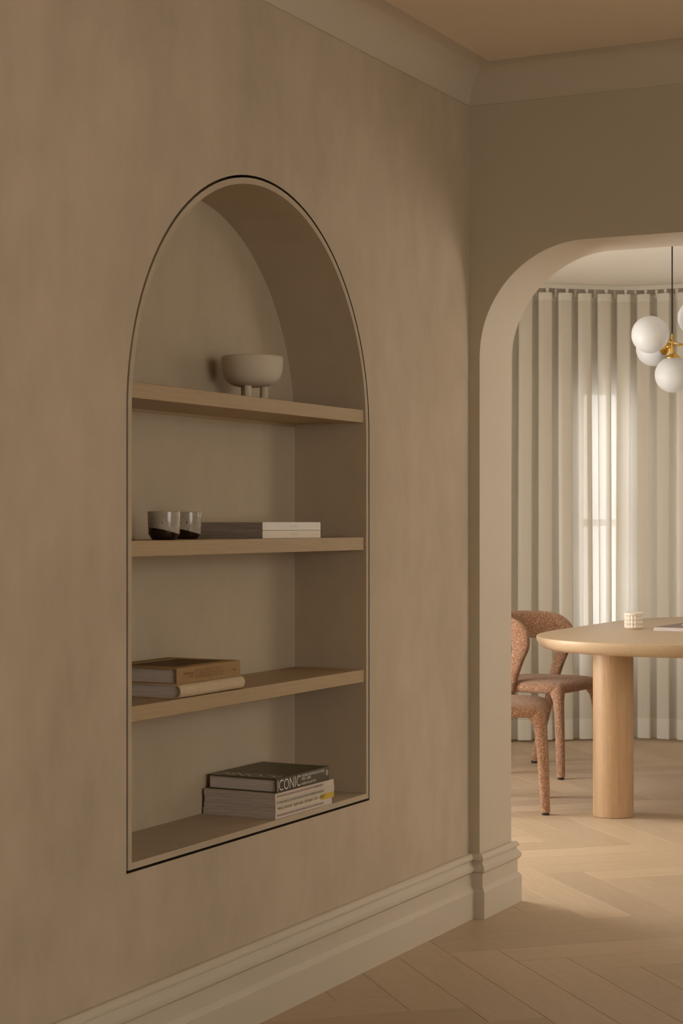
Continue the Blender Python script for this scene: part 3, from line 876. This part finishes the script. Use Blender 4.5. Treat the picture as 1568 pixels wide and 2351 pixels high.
MB().lathe([(0.046, -0.010), (0.05, -0.006), (0.05, 0.0)], 32).build('ceiling_rose', BRASS, ch, smooth=30)
MB().lathe([(0.004, 2.166-ZD), (0.0055, 2.160-ZD), (0.0062, 2.148-ZD), (0.0072, 2.146-ZD), (0.0072, 2.138-ZD), (0.0055, 2.136-ZD), (0.0055, 2.098-ZD), (0.0082, 2.096-ZD), (0.0082, 2.068-ZD), (0.006, 2.066-ZD), (0.006, 2.06-ZD)], 20).build('stem', BRASS, ch, smooth=40)
X0, Yc = -0.333, 8.754
globe((X0, Yc-0.352, 2.131), (0, 1, 0)); globe((X0, Yc+0.50, 2.131), (0, -1, 0))
rod((X0-0.012, Yc-0.255, 2.131), (X0-0.012, Yc+0.40, 2.131), 0.0060)
globe((-0.452, 8.842, 2.108), (0.85, -0.5, 0))
rod((-0.37, 8.790, 2.108), (-0.187, 8.660, 2.108), 0.0045)
globe((-0.187, 8.660, 2.229), (0, 0, -1))
globe((X0+0.004, Yc, 1.968), (0, 0, 1))

# ------------------------------------------------------------------ sheer curtain on its ceiling track
# path of the track: along the canted side, round the bend, along the back
def path_pts():
    b = Vector((-1.012, 10.335)); l = Vector((-2.30, 10.335 - 1.288*0.80)); r_ = Vector((1.75, 10.335)); r2_ = Vector((3.0, 10.335-1.25*0.84))
    pts = []
    def seg(a, c, n): 
        for k in range(n): pts.append(a + (c-a)*k/n)
    def bend(a, p, c, rad, n=10):
        d0 = (a-p).normalized(); d1 = (c-p).normalized()
        s, e = p + d0*rad, p + d1*rad
        return s, e, [(s*(1-t)**2 + p*2*t*(1-t) + e*t*t) for t in [k/n for k in range(n)]]
    s1, e1, arc1 = bend(l, b, r_, 0.16); s2, e2, arc2 = bend(b, r_, r2_, 0.16)
    seg(l, s1, 60); pts.extend(arc1); seg(e1, s2, 90); pts.extend(arc2); seg(e2, r2_, 60); pts.append(r2_)
    return pts
PP = path_pts()
cum = [0.0]
for a, b in zip(PP, PP[1:]): cum.append(cum[-1] + (b-a).length)
def along(s):
    lo = 0
    import bisect
    lo = min(max(bisect.bisect_right(cum, s)-1, 0), len(PP)-2)
    t = (s-cum[lo])/(cum[lo+1]-cum[lo]); p = PP[lo].lerp(PP[lo+1], t)
    d = (PP[min(lo+2, len(PP)-1)] - PP[max(lo-1, 0)]).normalized()
    return p, d, Vector((d.y, -d.x))     # right of travel = into the room
tr = thing('curtain_track', 'slim grey curtain track fixed under the dining ceiling, bent to follow the bay', 'curtain track', (0, 0, 0))
def track_rail(o0, o1, z0, z1, name, m_):
    rings = []
    for i in range(0, len(PP)):
        p, d, nr = along(min(cum[i], cum[-1]-1e-5))
        rings.append([(p.x+nr.x*o, p.y+nr.y*o, z) for o, z in ((o0, z0), (o1, z0), (o1, z1), (o0, z1))])
    MB().rings(rings).build(name, m_, tr)
track_rail(-0.011, 0.011, ZD-0.026, ZD-0.001, 'rail', GREYM)
cur = thing('sheer_curtain', 'sheer cream floor length curtain in even wave folds round the bay', 'curtain', (0, 0, 0))
PER = 0.118
rng = random.Random(3)
nf = int((cum[-1]-0.06)/PER)
ph = [(rng.uniform(-0.012, 0.012), rng.uniform(0.82, 1.18), rng.uniform(-0.5, 0.5)) for _ in range(nf+2)]
def fold(s, z):
    """plan position of the cloth at track length s, height z"""
    k = s/PER; i = int(k); fr = k-i
    a = (1-fr); j0, a0_, g0 = ph[i]; j1, a1_, g1 = ph[min(i+1, nf)]
    low = min(1.0, max(0.0, (2.2-z)/1.6))
    amp = 0.029*(1 + low*0.25*((a0_*a+a1_*fr)-1)*4)
    p, d, nr = along(min(max(s, 0.001), cum[-1]-0.001))
    w = math.sin(2*PI*k); w2 = math.copysign(abs(w)**0.75, w)
    sway = low*(j0*a + j1*fr)
    sh = 0.022*math.sin(4*PI*k + 0.6)*(-1) + sway    # lean of the fold sides
    q = p + nr*(amp*w2 + sway*0.6) + d*sh
    return q
NS = nf*20
def cloth(za, zb, nz, name, m_, off=0.0):
    rows_ = []
    for r_ in range(nz+1):
        z = za + (zb-za)*r_/nz; row = []
        for k in range(NS+1):
            s = 0.02 + (nf*PER-0.02)*k/NS
            q = fold(s, z); p, d, nr = along(min(s, cum[-1]-0.002))
            row.append((q.x+nr.x*off, q.y+nr.y*off, z))
        rows_.append(row)
    return MB().rings(rows_, cap=False, close=False).build(name, m_, cur, smooth='all')
ZT_, ZB_ = ZD-0.052, 0.012
cloth(ZB_+0.115, ZT_-0.042, 14, 'cloth', SHEER)
cloth(ZT_-0.042, ZT_, 1, 'heading_band', HEM)
cloth(ZB_, ZB_+0.115, 2, 'bottom_hem', HEM)
gm = MB().box(-0.006, 0.006, -0.004, 0.004, -0.036, -0.006).box(-0.008, 0.008, -0.005, 0.005, -0.008, 0.0044).box(-0.009, 0.009, -0.005, 0.004, -0.042, -0.032)
g0 = gm.build('glider', HEM, cur)
for k in range(2*nf):
    s = PER*(k*0.5) + PER*0.25
    if s > cum[-1]-0.05: break
    q = fold(s, ZT_)
    o = g0 if k == 0 else g0.copy()
    if k: C.objects.link(o)
    o.parent = cur; p, d, nr = along(s)
    c_ = p.lerp(q, 0.5); o.location = (c_.x, c_.y, ZD-0.0305); o.rotation_euler[2] = math.atan2(d.y, d.x)
